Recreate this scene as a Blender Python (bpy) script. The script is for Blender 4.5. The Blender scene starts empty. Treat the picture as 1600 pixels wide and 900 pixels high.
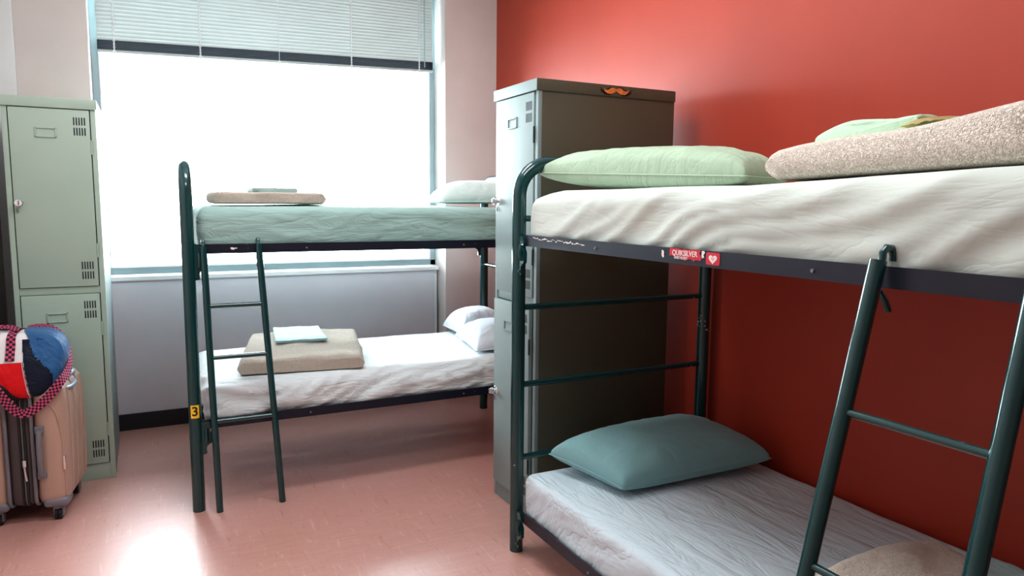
import bpy, bmesh, math, random
from mathutils import Vector, Matrix, noise
random.seed(7)
SC = bpy.context.scene
COL = SC.collection
PI = math.pi

# ------------------------------------------------------------------ materials
def new_mat(name):
    m = bpy.data.materials.new(name); m.use_nodes = True
    nt = m.node_tree; b = nt.nodes['Principled BSDF']
    return m, nt, b
def N(nt, t, **kw):
    n = nt.nodes.new(t)
    for k, v in kw.items():
        if k in n.inputs: n.inputs[k].default_value = v
        else: setattr(n, k, v)
    return n
def coords(nt, scale=(1, 1, 1), rot=(0, 0, 0), kind='Object'):
    tc = N(nt, 'ShaderNodeTexCoord'); mp = N(nt, 'ShaderNodeMapping')
    mp.inputs['Scale'].default_value = scale; mp.inputs['Rotation'].default_value = rot
    nt.links.new(tc.outputs[kind], mp.inputs['Vector']); return mp.outputs['Vector']
def noise_n(nt, vec, scale, detail=3, rough=.5, dist=0):
    n = N(nt, 'ShaderNodeTexNoise'); n.inputs['Scale'].default_value = scale
    n.inputs['Detail'].default_value = detail; n.inputs['Roughness'].default_value = rough
    n.inputs['Distortion'].default_value = dist
    nt.links.new(vec, n.inputs['Vector']); return n.outputs['Fac']
def ramp(nt, fac, stops):
    r = N(nt, 'ShaderNodeValToRGB'); e = r.color_ramp.elements
    e[0].position, e[0].color = stops[0][0], (*stops[0][1], 1)
    e[1].position, e[1].color = stops[-1][0], (*stops[-1][1], 1)
    for p, c in stops[1:-1]:
        x = e.new(p); x.color = (*c, 1)
    nt.links.new(fac, r.inputs['Fac']); return r.outputs['Color']
def mixc(nt, fac, a, b, mode='MIX'):
    m = N(nt, 'ShaderNodeMix', data_type='RGBA', blend_type=mode)
    for sock, v in ((m.inputs[0], fac), (m.inputs[6], a), (m.inputs[7], b)):
        if isinstance(v, bpy.types.NodeSocket): nt.links.new(v, sock)
        elif isinstance(v, (int, float)): sock.default_value = v
        else: sock.default_value = (*v, 1)
    return m.outputs[2]
def bump(nt, b, h, strength=.3, dist=.01, prev=None):
    n = N(nt, 'ShaderNodeBump'); n.inputs['Strength'].default_value = strength
    n.inputs['Distance'].default_value = dist
    nt.links.new(h, n.inputs['Height'])
    if prev is not None: nt.links.new(prev, n.inputs['Normal'])
    nt.links.new(n.outputs['Normal'], b.inputs['Normal']); return n.outputs['Normal']
def simple(name, col, rough=.5, metal=0., var=.08, nscale=6, bstr=0., bscale=60, spec=.5, coat=0.):
    m, nt, b = new_mat(name)
    v = coords(nt)
    f = noise_n(nt, v, nscale, 4)
    lo = tuple(c*(1-var) for c in col); hi = tuple(min(1, c*(1+var)) for c in col)
    nt.links.new(ramp(nt, f, [(.3, lo), (.7, hi)]), b.inputs['Base Color'])
    b.inputs['Roughness'].default_value = rough; b.inputs['Metallic'].default_value = metal
    b.inputs['Specular IOR Level'].default_value = spec
    b.inputs['Coat Weight'].default_value = coat; b.inputs['Coat Roughness'].default_value = .08
    if bstr: bump(nt, b, noise_n(nt, v, bscale, 3), bstr, .004)
    return m
def cloth(name, col, wr=.5, wscale=5, stretch=(1, 1, 1), rot=(0, 0, 0), transl=0., rough=.85, weave=500):
    m, nt, b = new_mat(name)
    v = coords(nt, stretch, rot); v0 = coords(nt)
    f1 = noise_n(nt, v, wscale, 4, .55, .8)
    # ridged creases: 1-|2f-1|
    a = N(nt, 'ShaderNodeMath', operation='SUBTRACT'); nt.links.new(f1, a.inputs[0]); a.inputs[1].default_value = .5
    a2 = N(nt, 'ShaderNodeMath', operation='ABSOLUTE'); nt.links.new(a.outputs[0], a2.inputs[0])
    a3 = N(nt, 'ShaderNodeMath', operation='POWER'); nt.links.new(a2.outputs[0], a3.inputs[0]); a3.inputs[1].default_value = .55
    f2 = noise_n(nt, v0, 3, 2)
    lo = tuple(c*.95 for c in col); hi = tuple(min(1, c*1.04) for c in col)
    nt.links.new(ramp(nt, f2, [(.3, lo), (.7, hi)]), b.inputs['Base Color'])
    b.inputs['Roughness'].default_value = rough; b.inputs['Specular IOR Level'].default_value = .2
    b.inputs['Sheen Weight'].default_value = .15
    p = bump(nt, b, a3.outputs[0], wr, .02)
    f3 = noise_n(nt, v, wscale*3.1, 3, .5, .5)
    p = bump(nt, b, f3, wr*.5, .012, p)
    bump(nt, b, noise_n(nt, v0, weave, 1), .06, .001, p)
    return m
def fleece(name, col, s=130):
    m, nt, b = new_mat(name)
    v0 = coords(nt)
    vo = N(nt, 'ShaderNodeTexNoise'); vo.inputs['Scale'].default_value = s; vo.inputs['Detail'].default_value = 2
    vo.inputs['Distortion'].default_value = 2.6
    nt.links.new(v0, vo.inputs['Vector'])
    lo = tuple(c*.74 for c in col); hi = tuple(min(1, c*1.07) for c in col)
    nt.links.new(ramp(nt, vo.outputs['Fac'], [(.34, lo), (.48, hi)]), b.inputs['Base Color'])
    b.inputs['Roughness'].default_value = 1; b.inputs['Specular IOR Level'].default_value = .1
    b.inputs['Sheen Weight'].default_value = .3
    p = bump(nt, b, noise_n(nt, v0, 9, 2), .3, .01)
    bump(nt, b, vo.outputs['Fac'], 1.0, .010, p)
    return m

M = {}
# walls
def wall_mat(name, col, rough, bs=.08, scl=2.2):
    m, nt, b = new_mat(name); v = coords(nt)
    f = noise_n(nt, v, scl, 4)
    nt.links.new(ramp(nt, f, [(.3, tuple(c*.93 for c in col)), (.7, tuple(min(1, c*1.04) for c in col))]), b.inputs['Base Color'])
    b.inputs['Roughness'].default_value = rough
    p = bump(nt, b, noise_n(nt, v, 120, 3), bs, .002)
    bump(nt, b, noise_n(nt, v, 5, 2), .05, .02, p)
    return m
M['wall'] = wall_mat('warm white wall paint', (.80, .74, .72), .55)
M['wall_beige'] = wall_mat('beige low bounce wall paint', (.46, .43, .40), .6)  # darker than the other walls to cut bounce from the unseen front wall
M['panel'] = wall_mat('cool grey sill panel paint', (.70, .70, .76), .45)
M['red'] = wall_mat('satin red wall paint', (.41, .052, .027), .5, .05)
M['white'] = wall_mat('white gloss trim paint', (.86, .90, .92), .3)
M['ceil'] = wall_mat('ceiling paint', (.8, .79, .77), .8)
M['base'] = simple('black rubber skirting', (.018, .02, .028), .4)
# floor
def floor_mat():
    m, nt, b = new_mat('red marbled linoleum')
    va = coords(nt, (3.5, 30, 1), (0, 0, .9)); vb = coords(nt, (34, 4, 1), (0, 0, .5)); v0 = coords(nt)
    vc = coords(nt, (5, 60, 1), (0, 0, -.5))
    f1 = noise_n(nt, va, 2.0, 5, .6, .6); f2 = noise_n(nt, vb, 1.6, 5, .65, .8); f3 = noise_n(nt, v0, 1.3, 3); f4 = noise_n(nt, vc, 3, 4, .6, .4)
    c = ramp(nt, f1, [(.3, (.54, .27, .225)), (.5, (.64, .35, .29)), (.68, (.74, .44, .38))])
    c2 = ramp(nt, f2, [(.30, (.30, .12, .09)), (.40, (.64, .35, .29)), (.60, (.64, .35, .29)), (.70, (.88, .64, .57))])
    c = mixc(nt, .6, c, c2)
    c = mixc(nt, ramp(nt, f3, [(.35, (0, 0, 0)), (.7, (.35, .35, .35))]), c, (.66, .36, .36))
    c = mixc(nt, ramp(nt, f4, [(.66, (0, 0, 0)), (.72, (.5, .5, .5))]), c, (.88, .68, .64))
    nt.links.new(c, b.inputs['Base Color'])
    r = N(nt, 'ShaderNodeMapRange'); r.inputs['To Min'].default_value = .24; r.inputs['To Max'].default_value = .40
    nt.links.new(f2, r.inputs['Value']); nt.links.new(r.outputs[0], b.inputs['Roughness'])
    b.inputs['Specular IOR Level'].default_value = .8; b.inputs['Coat Weight'].default_value = 1; b.inputs['Coat Roughness'].default_value = .33; b.inputs['Coat IOR'].default_value = 1.55
    p = bump(nt, b, f2, .10, .004); p = bump(nt, b, f4, .08, .003, p); bump(nt, b, noise_n(nt, v0, 7, 3), .05, .02, p)
    return m
M['floor'] = floor_mat()
def paint_metal(name, col, scuff, scol=(.75, .78, .82), rough=.18, coat=.6):
    m, nt, b = new_mat(name); v = coords(nt); vs = coords(nt, (1, 1, 1.3))
    f = noise_n(nt, vs, 38, 5, .6); g = noise_n(nt, v, 3.5, 2)
    mu = N(nt, 'ShaderNodeMath', operation='MULTIPLY'); nt.links.new(f, mu.inputs[0]); nt.links.new(g, mu.inputs[1])
    k = ramp(nt, mu.outputs[0], [(scuff, (0, 0, 0)), (scuff+.01, (1, 1, 1))])
    nt.links.new(mixc(nt, k, col, scol), b.inputs['Base Color'])
    b.inputs['Roughness'].default_value = rough
    b.inputs['Coat Weight'].default_value = coat; b.inputs['Coat Roughness'].default_value = .06
    bump(nt, b, noise_n(nt, v, 30, 3), .12, .003)
    return m
M['green'] = paint_metal('glossy dark green enamel', (.003, .052, .055), .45)
M['navy'] = paint_metal('black navy enamel on angle iron', (.010, .013, .028),   .42, (.6, .63, .72), .42, .08)
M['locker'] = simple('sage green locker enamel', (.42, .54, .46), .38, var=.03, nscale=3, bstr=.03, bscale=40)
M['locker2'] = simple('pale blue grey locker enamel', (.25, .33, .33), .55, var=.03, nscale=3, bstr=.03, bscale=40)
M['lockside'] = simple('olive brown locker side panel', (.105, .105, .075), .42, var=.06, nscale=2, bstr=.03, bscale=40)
M['lockdark'] = simple('locker slot shade and dark hinge', (.03, .04, .04), .6)  # dark colour painting the shade in slots and door gaps; also on hinges
M['chrome'] = simple('polished chrome', (.85, .86, .88), .12, 1.0, var=.02)
M['black'] = simple('black plastic', (.012, .012, .014), .35)
M['blk_rub'] = simple('dark grey rubber', (.03, .03, .032), .6)
M['case'] = simple('champagne hard shell', (.52, .36, .29), .3, var=.04, nscale=3, coat=.4)
M['casetrim'] = simple('taupe woven zip band', (.12, .10, .10), .7, bstr=.3, bscale=300)
M['casegrey'] = simple('smoky grey plastic', (.22, .22, .25), .35)
M['caseblue'] = simple('grey blue plastic handle', (.28, .38, .50), .35)
M['bagwhite'] = cloth('white nylon', (.85, .84, .86), .2, 9, rough=.6)
M['bagred'] = cloth('red nylon', (.72, .012, .018), .35, 12, rough=.5)
M['bagblue'] = cloth('mid blue nylon', (.035, .13, .30), .5, 10, (1, 2.5, 1), rough=.5)
M['bagnavy'] = cloth('navy nylon', (.010, .016, .035), .3, 9, rough=.5)
def checker_mat():
    m, nt, b = new_mat('pink and black checker webbing')
    tc = N(nt, 'ShaderNodeTexCoord'); ck = N(nt, 'ShaderNodeTexChecker'); ck.inputs['Scale'].default_value = 1
    mp = N(nt, 'ShaderNodeMapping'); nt.links.new(tc.outputs['UV'], mp.inputs['Vector']); nt.links.new(mp.outputs[0], ck.inputs['Vector'])
    f = noise_n(nt, coords(nt), 400, 1)
    nt.links.new(mixc(nt, f, (.50, .04, .12), (.70, .13, .26)), ck.inputs['Color1'])
    ck.inputs['Color2'].default_value = (.012, .012, .02, 1)
    nt.links.new(ck.outputs['Color'], b.inputs['Base Color']); b.inputs['Roughness'].default_value = .7
    return m
M['check'] = checker_mat()
M['sheet_mint'] = cloth('pale mint fitted sheet', (.34, .50, .47), .35, 3, (1, 1, 5), (0, .1, 0))
M['sheet_white'] = cloth('white fitted sheet', (.74, .80, .82), .45, 4, (1, 1.5, 3), (0, .2, 0))
M['sheet_cream'] = cloth('ivory fitted sheet', (.60, .66, .61), .16, 2.0, (1, 1.0, 4.5), (.4, 0, 0))
M['sheet_cool'] = cloth('cool white fitted sheet', (.62, .73, .79), .7, 2.4, (4, 1, 1), (0, 0, -.55))
M['pc_teal'] = cloth('dusty teal pillowcase', (.26, .47, .49), .22, 4)
M['pc_mint'] = cloth('soft green pillowcase', (.38, .50, .37), .3, 5, (1, 2, 1))
M['pc_pale'] = cloth('pale aqua pillowcase', (.62, .76, .74), .3, 5)
M['pc_white'] = cloth('bluish white pillowcase', (.74, .80, .86), .3, 5)
M['tw_mint'] = cloth('mint folded linen', (.50, .70, .52), .2, 8)
M['tw_aqua'] = cloth('pale aqua folded linen', (.42, .62, .64), .35, 8)
M['tw_grey'] = cloth('grey green folded linen', (.33, .45, .42), .2, 8)
M['tw_yel'] = cloth('yellow linen edge', (.70, .58, .30), .2, 8)
M['fl_pink'] = fleece('pinkish beige fleece', (.95, .84, .73), 120)
M['fl_beige'] = fleece('beige fleece', (.72, .63, .53), 170)
M['fl_edge'] = simple('stitched fleece hem', (.50, .43, .36), .9)
M['yellow'] = simple('yellow sticker', (.95, .62, .03), .4, var=.02)
M['ink'] = simple('black ink', (.01, .01, .01), .5)
M['stred'] = simple('red sticker print', (.62, .03, .06), .4, var=.03)
M['stwhite'] = simple('white sticker print', (.85, .80, .78), .5, var=.05)
M['stpink'] = simple('pale pink sticker print', (.80, .45, .45), .5, var=.05)
M['orange'] = simple('orange sticker print', (.75, .25, .07), .5, var=.2, nscale=60)
M['alu'] = simple('blue grey aluminium window frame', (.36, .47, .50), .35, .2)
M['railblue'] = simple('slate blind rail', (.03, .05, .08), .8)
M['deck'] = simple('bed base steel', (.05, .055, .06), .5)
def slat_mat():
    m, nt, b = new_mat('pale aqua blind slats'); out = nt.nodes['Material Output']
    f = noise_n(nt, coords(nt), 3, 2)
    nt.links.new(ramp(nt, f, [(.3, (.52, .59, .58)), (.7, (.57, .64, .63))]), b.inputs['Base Color']); b.inputs['Roughness'].default_value = .4
    t = N(nt, 'ShaderNodeBsdfTranslucent'); t.inputs['Color'].default_value = (.72, .82, .82, 1)
    mx = N(nt, 'ShaderNodeMixShader'); mx.inputs[0].default_value = .030
    nt.links.new(b.outputs[0], mx.inputs[1]); nt.links.new(t.outputs[0], mx.inputs[2]); nt.links.new(mx.outputs[0], out.inputs[0])
    return m
M['slat'] = slat_mat()
def glass_mat():
    m, nt, b = new_mat('window glass'); out = nt.nodes['Material Output']
    tr = N(nt, 'ShaderNodeBsdfTransparent'); gl = N(nt, 'ShaderNodeBsdfGlossy'); gl.inputs['Roughness'].default_value = .02
    f = N(nt, 'ShaderNodeFresnel'); f.inputs['IOR'].default_value = 1.3
    mx = N(nt, 'ShaderNodeMixShader'); nt.links.new(f.outputs[0], mx.inputs[0])
    nt.links.new(tr.outputs[0], mx.inputs[1]); nt.links.new(gl.outputs[0], mx.inputs[2]); nt.links.new(mx.outputs[0], out.inputs[0])
    return m
M['glass'] = glass_mat()
M['plaster'] = simple('pale far building render', (.85, .88, .9), .8)

# ------------------------------------------------------------------ helpers
def world_loc(p):
    v = Vector((0, 0, 0))
    while p is not None:
        v += p.location; p = p.parent
    return v
def obj(name, bm, mat, parent=None, smooth=True, angle=40):
    me = bpy.data.meshes.new(name)
    off = world_loc(parent)
    # origin of every mesh at the centre of its bounding box
    vs = [v.co for v in bm.verts]
    c = Vector([(min(v[i] for v in vs)+max(v[i] for v in vs))/2 for i in range(3)])
    if parent is None: c.z = min(v.z for v in vs)
    bmesh.ops.translate(bm, verts=bm.verts, vec=-c)
    bm.normal_update(); bm.to_mesh(me); bm.free()
    for mm in (mat if isinstance(mat, (list, tuple)) else [mat]): me.materials.append(mm)
    if smooth:
        for p in me.polygons: p.use_smooth = True
        try: me.set_sharp_from_angle(angle=math.radians(angle))
        except Exception: pass
    o = bpy.data.objects.new(name, me); COL.objects.link(o)
    o.location = c-off
    if parent is not None: o.parent = parent
    return o
def tag(o, label, cat, group=None):
    o['label'] = label; o['category'] = cat
    if group: o['group'] = group
    return o
def thing(name, loc, label, cat, group=None):
    o = bpy.data.objects.new(name, None); COL.objects.link(o); o.location = loc
    o.empty_display_size = .1
    return tag(o, label, cat, group)
def struct(name, bm, mat, parent=None, smooth=False):
    o = obj(name, bm, mat, parent, smooth)
    if parent is None: o['kind'] = 'structure'
    return o
def box(bm, a, b, bev=0., mi=0):
    lo = [min(a[i], b[i]) for i in range(3)]; hi = [max(a[i], b[i]) for i in range(3)]
    r = bmesh.ops.create_cube(bm, size=1)
    vs = r['verts']
    for v in vs:
        for i in range(3): v.co[i] = lo[i]+(v.co[i]+.5)*(hi[i]-lo[i])
    fs = set(f for v in vs for f in v.link_faces)
    for f in fs: f.material_index = mi
    if bev:
        es = list(set(e for v in vs for e in v.link_edges))
        bmesh.ops.bevel(bm, geom=es, offset=bev, segments=2, affect='EDGES', profile=.6)
    return bm
def BM(): return bmesh.new()
def bx(a, b, bev=0.): return box(BM(), a, b, bev)
def tube(bm, pts, r, seg=16, caps=True, rfun=None):
    pts = [Vector(p) for p in pts]; n = len(pts)
    rings = []; up = None
    for i, p in enumerate(pts):
        t = (pts[min(i+1, n-1)]-pts[max(i-1, 0)]).normalized()
        if up is None:
            up = Vector((0, 0, 1)) if abs(t.z) < .9 else Vector((1, 0, 0))
        x = up-t*up.dot(t)
        x.normalize(); up = x
        y = t.cross(x)
        rr = r if rfun is None else r*rfun(i/(n-1))
        rings.append([bm.verts.new(p+(x*math.cos(a)+y*math.sin(a))*rr) for a in [2*PI*k/seg for k in range(seg)]])
    for i in range(n-1):
        for k in range(seg):
            bm.faces.new((rings[i][k], rings[i][(k+1) % seg], rings[i+1][(k+1) % seg], rings[i+1][k]))
    if caps:
        bm.faces.new(list(reversed(rings[0]))); bm.faces.new(rings[-1])
    return bm
def arc_pts(c, r, a0, a1, ux, uz, n=10):
    return [Vector(c)+Vector(ux)*r*math.cos(a0+(a1-a0)*k/n)+Vector(uz)*r*math.sin(a0+(a1-a0)*k/n) for k in range(n+1)]
def ribbon(pts, normals, w, t=.002, ncheck=3, sq=None):
    """flat webbing following pts; width direction = tangent x normal; uv in squares"""
    bm = BM(); uvl = bm.loops.layers.uv.new('UVMap')
    pts = [Vector(p) for p in pts]; L = 0; rows = []
    sq = sq or w/ncheck
    for i, p in enumerate(pts):
        if i: L += (p-pts[i-1]).length
        tg = (pts[min(i+1, len(pts)-1)]-pts[max(i-1, 0)]).normalized()
        nn = Vector(normals[i]); nn = (nn-tg*nn.dot(tg)).normalized(); s = tg.cross(nn)
        rows.append(([bm.verts.new(p+s*w*.5+nn*t), bm.verts.new(p-s*w*.5+nn*t), bm.verts.new(p-s*w*.5-nn*t), bm.verts.new(p+s*w*.5-nn*t)], L))
    for (a, la), (b, lb) in zip(rows[:-1], rows[1:]):
        for k, (j, u0, u1) in enumerate([(1, 0, ncheck), (2, ncheck, ncheck), (3, ncheck, 0), (0, 0, 0)]):
            f = bm.faces.new((a[k], a[j], b[j], b[k]))
            for lp, (u, l) in zip(f.loops, ((u0, la), (u1, la), (u1, lb), (u0, lb))): lp[uvl].uv = (u+.01, l/sq+.01)
    bm.faces.new(rows[0][0][::-1]); bm.faces.new(rows[-1][0])
    bmesh.ops.recalc_face_normals(bm, faces=bm.faces)
    return bm
def ridged(p, s):
    return 1-abs(noise.noise(Vector(p)*s))*2
def soft_box(lo, hi, r, cell, amp=0., nf=None, crown=0., edge_z=None):
    """mattress-like rounded slab with wrinkle displacement"""
    bm = BM(); lo = Vector(lo); hi = Vector(hi); c = (lo+hi)/2; h = (hi-lo)/2
    n = [max(4, int(2*h[i]/cell)) for i in range(3)]
    verts = {}
    def V(i, j, k):
        key = (i, j, k)
        if key not in verts:
            q = Vector((-h.x+2*h.x*i/n[0], -h.y+2*h.y*j/n[1], -h.z+2*h.z*k/n[2]))
            inn = Vector([max(-(h[a]-r), min(h[a]-r, q[a])) for a in range(3)])
            d = q-inn; nrm = None
            if d.length > 1e-9: nrm = d.normalized(); q = inn+nrm*r
            else: nrm = Vector((0, 0, 0))
            if crown and q.z > 0: q.z += crown*(1-(q.x/h.x)**2)*(1-(q.y/h.y)**2)
            w = c+q
            if nf: w = w+nrm*amp*nf(w, nrm)
            verts[key] = bm.verts.new(w)
        return verts[key]
    for a in range(3):
        b_, c_ = (a+1) % 3, (a+2) % 3
        for side in (0, n[a]):
            for i in range(n[b_]):
                for j in range(n[c_]):
                    q = []
                    for di, dj in ((0, 0), (1, 0), (1, 1), (0, 1)):
                        k = [0, 0, 0]; k[a] = side; k[b_] = i+di; k[c_] = j+dj; q.append(V(*k))
                    if side == 0: q.reverse()
                    bm.faces.new(q)
    return bm
def pillow(name, corners, T, mat, label, group=None, seed=0, wr=.006, n=44, bottom=.12, pipe=True, ear=.05, plump=.42, tilt=None):
    """corners: 4 world points (z = resting seam height); T = thickness above the seam"""
    C = [Vector(c) for c in corners]
    bm = BM(); S = Vector((seed*3.1, seed*1.7, 0))
    def P(u, v, side):
        uu = u*(1-ear*(1-v*v)); vv = v*(1-ear*1.3*(1-u*u))
        a, b = (uu+1)/2, (vv+1)/2
        p = C[0]*(1-a)*(1-b)+C[1]*a*(1-b)+C[2]*a*b+C[3]*(1-a)*b
        t = max(0, (1-u**4)*(1-v**4))**plump*(1-.25*(u*u*.5+v*v*.5))
        e = max(abs(u), abs(v))
        if side > 0:
            w = ridged((u*1.3+S.x, v*4+S.y, 2), 1.6)*.5+noise.noise(Vector((u*6+S.x, v*2.5, S.y)))*.8
            w *= t**.5*(.35+.9*e*e)
            rad = math.sin(math.atan2(v, u)*23+noise.noise(Vector((u*3, v*3, seed)))*5)*e**4*(1-e)**.5*2.0
            p = p+Vector((0, 0, T*t+wr*(w+rad*.5)))
        else:
            p = p-Vector((0, 0, T*bottom*t))
        return p
    g = [[None]*(n+1) for _ in range(n+1)]; g2 = [[None]*(n+1) for _ in range(n+1)]
    def k(i):
        x = -1+2*i/n; return math.sin(x*PI/2)*.55+x*.45
    for i in range(n+1):
        for j in range(n+1):
            g[i][j] = bm.verts.new(P(k(i), k(j), 1))
            g2[i][j] = g[i][j] if (i in (0, n) or j in (0, n)) else bm.verts.new(P(k(i), k(j), -1))
    for i in range(n):
        for j in range(n):
            bm.faces.new((g[i][j], g[i+1][j], g[i+1][j+1], g[i][j+1]))
            q = [g2[i][j], g2[i][j+1], g2[i+1][j+1], g2[i+1][j]]
            if len(set(q)) == 4:
                try: bm.faces.new(q)
                except ValueError: pass
    loop = [g[i][0].co.copy() for i in range(n)]+[g[n][j].co.copy() for j in range(n)]+[g[i][n].co.copy() for i in range(n, 0, -1)]+[g[0][j].co.copy() for j in range(n, -1, -1)]
    bmesh.ops.recalc_face_normals(bm, faces=bm.faces)
    o = obj(name, bm, mat, None, True, 80); tag(o, label, 'pillow', group)
    if pipe:
        obj('piping', tube(BM(), loop, .0028, 6, False), mat, o, True, 180)
    return o
def folded(name, corners, H, layers, mat, label, cat, group=None, seed=0, amp=.004, hfun=None, nv=46, rnd=.5, hem=None, split=.55):
    """folded cloth. corners[0]->corners[1] is the folded (profile) direction, [0]->[3] the width"""
    C = [Vector(c) for c in corners]
    nL = max(1, layers); t = 1.0/nL
    # profile in (s 0..1, h 0..1): lobes on both sides
    W = (C[1]-C[0]).length; rr = H*t/2/W*.6
    prof = []
    nb = 26
    for i in range(nb+1): prof.append((rr+(1-2*rr)*i/nb, 0.))
    for L in range(nL):
        for k in range(0 if L else 1, 7):
            a = -PI/2+PI*k/6 ; prof.append((1-rr+rr*math.cos(a)*1.0, t*(L+.5)+t*.5*math.sin(a)))
    for i in range(1, nb+1): prof.append((1-rr-(1-2*rr)*i/nb, 1.))
    for L in range(nL-1, -1, -1):
        for k in range(1 if L == nL-1 else 0, 7 if L else 6):
            a = PI/2-PI*k/6; prof.append((rr-rr*math.cos(a), t*(L+.5)+t*.5*math.sin(a)))
    bm = BM(); rows = []
    for j in range(nv+1):
        v = j/nv; e = min(v, 1-v)*nv
        sh = 1-rnd*.9*(1-math.sqrt(max(0, 1-max(0, 1-(e+.25)/4)**2)))
        row = []
        for (s, h) in prof:
            base = C[0]*(1-s)*(1-v)+C[1]*s*(1-v)+C[2]*s*v+C[3]*(1-s)*v
            hh = H*(hfun(s, v) if hfun else 1)
            z = hh*(.5*(1-sh)*1+h*sh) if rnd else hh*h
            q = base+Vector((0, 0, z))
            nz = noise.noise(Vector((s*3+seed, v*4, h*2.+seed)))+.5*noise.noise(Vector((s*8+seed, v*9, h*5)))
            q += Vector((nz*amp*.8*(1 if h > 0 else 0), noise.noise(Vector((v*3, h*3+seed, s*3)))*amp*.8, nz*amp if h > .02 else 0))
            row.append(bm.verts.new(q))
        rows.append(row)
    m = len(prof)
    for a, b in zip(rows[:-1], rows[1:]):
        for k in range(m): bm.faces.new((a[k], a[(k+1) % m], b[(k+1) % m], b[k]))
    bm.faces.new(rows[0][::-1]); bm.faces.new(rows[-1])
    ends = [[v.co.copy() for v in rows[0]], [v.co.copy() for v in rows[-1]]]
    bmesh.ops.recalc_face_normals(bm, faces=bm.faces)
    o = obj(name, bm, mat, None, True, 60); tag(o, label, cat, group)
    return o

# ------------------------------------------------------------------ camera (solved from the vanishing points of the room)
f_px = 1119.
va = Vector((224-800, -(315-450), -f_px)); vb = Vector((3000-800, -(338-450), -f_px))
cy = va.normalized(); cx = (vb-cy*vb.dot(cy)).normalized(); cz = cx.cross(cy)
Rm = Matrix((cx, cy, cz))
cam = bpy.data.cameras.new('camera'); camo = bpy.data.objects.new('camera', cam); COL.objects.link(camo)
camo.matrix_world = Matrix.Translation((0, 0, 1.45)) @ Rm.to_4x4()
cam.sensor_width = 36; cam.lens = f_px/1600*36; cam.clip_start = .05
SC.camera = camo

# ------------------------------------------------------------------ room
XL, XR, YB, YW, ZC, YF = -.72, 2.39, -2.6, 4.95, 3.15, 5.18   # left, right, behind, outer wall face, ceiling, window plane
AL, AR = -.245, 1.980                                          # alcove
struct('floor', bx((XL-.1, YB-.1, -.05), (XR+.1, 5.4, 0)), M['floor'])
struct('ceiling', bx((XL-.1, YB-.1, ZC), (XR+.1, 5.4, ZC+.05)), M['ceil'])
struct('wall_right', bx((XR, YB-.1, 0), (XR+.1, 5.4, ZC)), M['red'])
struct('wall_left', bx((XL-.1, YB-.1, 0), (XL, 5.4, ZC)), M['wall'])
struct('wall_front', bx((XL-.1, YB-.1, 0), (XR+.1, YB, ZC)), M['wall_beige'])
b = BM()
box(b, (XL, YW, 0), (AL, 5.4, ZC)); box(b, (AR, YW, 0), (XR, 5.4, ZC))
box(b, (AL, YF-.02, 0), (AR, 5.4, .975)); box(b, (AL, YF-.1, 3.0), (AR, 5.4, ZC))
struct('wall_back', b, M['wall'])
struct('trim_1', bx((XL, YW-.045, 0), (-.600, YW, ZC), .004), M['white'])
b = BM(); box(b, (AL, 5.065, 0), (1.935, YF-.02, .955)); struct('wall_sill_panel', b, M['panel'])
struct('trim_2', bx((1.938, 5.085, 0), (1.962, YF-.02, .955), .003), M['white'])
b = BM(); box(b, (AL, 5.048, .955), (1.965, YF-.02, .985), .006); struct('window_sill', b, M['white'])
b = BM(); box(b, (AL, 5.05, 0), (1.935, 5.065, .105), .004); struct('baseboard_back', b, M['base'])
b = BM(); box(b, (AR, YW-.015, 0), (XR-.015, YW, .105), .004); struct('baseboard_corner', b, M['base'])
b = BM(); box(b, (XR-.015, YB, 0), (XR, YW, .105), .004); struct('baseboard_right', b, M['base'])
# window
fr = BM(); fw = .045
box(fr, (AL, YF-.02, .985), (AL+.04, YF+.05, 3.0), .004); box(fr, (AR-fw, YF-.02, .985), (AR, YF+.05, 3.0), .004)
box(fr, (AL, YF-.02, .985), (AR, YF+.05, 1.03), .004); box(fr, (AL, YF-.02, 2.95), (AR, YF+.05, 3.0), .004)
w1 = struct('window_1', fr, M['alu'])
gb = BM(); box(gb, (AR-fw-.012, YF-.028, 1.03), (AR-fw, YF+.01, 2.95)); box(gb, (AL+.04, YF-.028, 1.03), (AL+.05, YF+.01, 2.95)); box(gb, (AL+.05, YF-.028, 1.03), (AR-fw-.012, YF+.01, 1.04))
struct('window_bead', gb, M['white'], w1)
struct('window_pane', bx((AL+.04, YF+.012, 1.03), (AR-fw, YF+.016, 2.95)), M['glass'], w1)

# ------------------------------------------------------------------ venetian blind
bl = thing('venetian_blind', (.87, 5.10, 2.40), 'pale aqua venetian blind half lowered over the bright window', 'blind')
bx0, bx1 = -.205, 1.940; yb = 5.105
def droop(x): return 2.343+(.068)*(x-bx0)/(bx1-bx0)     # lower edge of the blind runs a little askew
b = BM(); th = math.radians(80); sw = .0245
zt = 2.985; ns = 24
for k in range(ns):
    u = (k+.5)/ns
    z0 = droop(bx0)+.075; z1 = droop(bx1)+.075
    za = z0+(zt-z0)*u; zb = z1+(zt-z1)*u
    vs = []
    for x, z in ((bx0, za), (bx1, zb)):
        row = []
        for q in range(5):
            s = (q/4-.5)*.030; bow = .003*(1-(2*q/4-1)**2)
            row.append((x, yb+s*math.cos(th)-bow*math.sin(th), z+s*math.sin(th)+bow*math.cos(th)))
        vs.append([b.verts.new(p) for p in row])
    for q in range(4): b.faces.new((vs[0][q], vs[0][q+1], vs[1][q+1], vs[1][q]))
sl = obj('slats', b, M['slat'], bl, True, 180)
b = BM()
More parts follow.
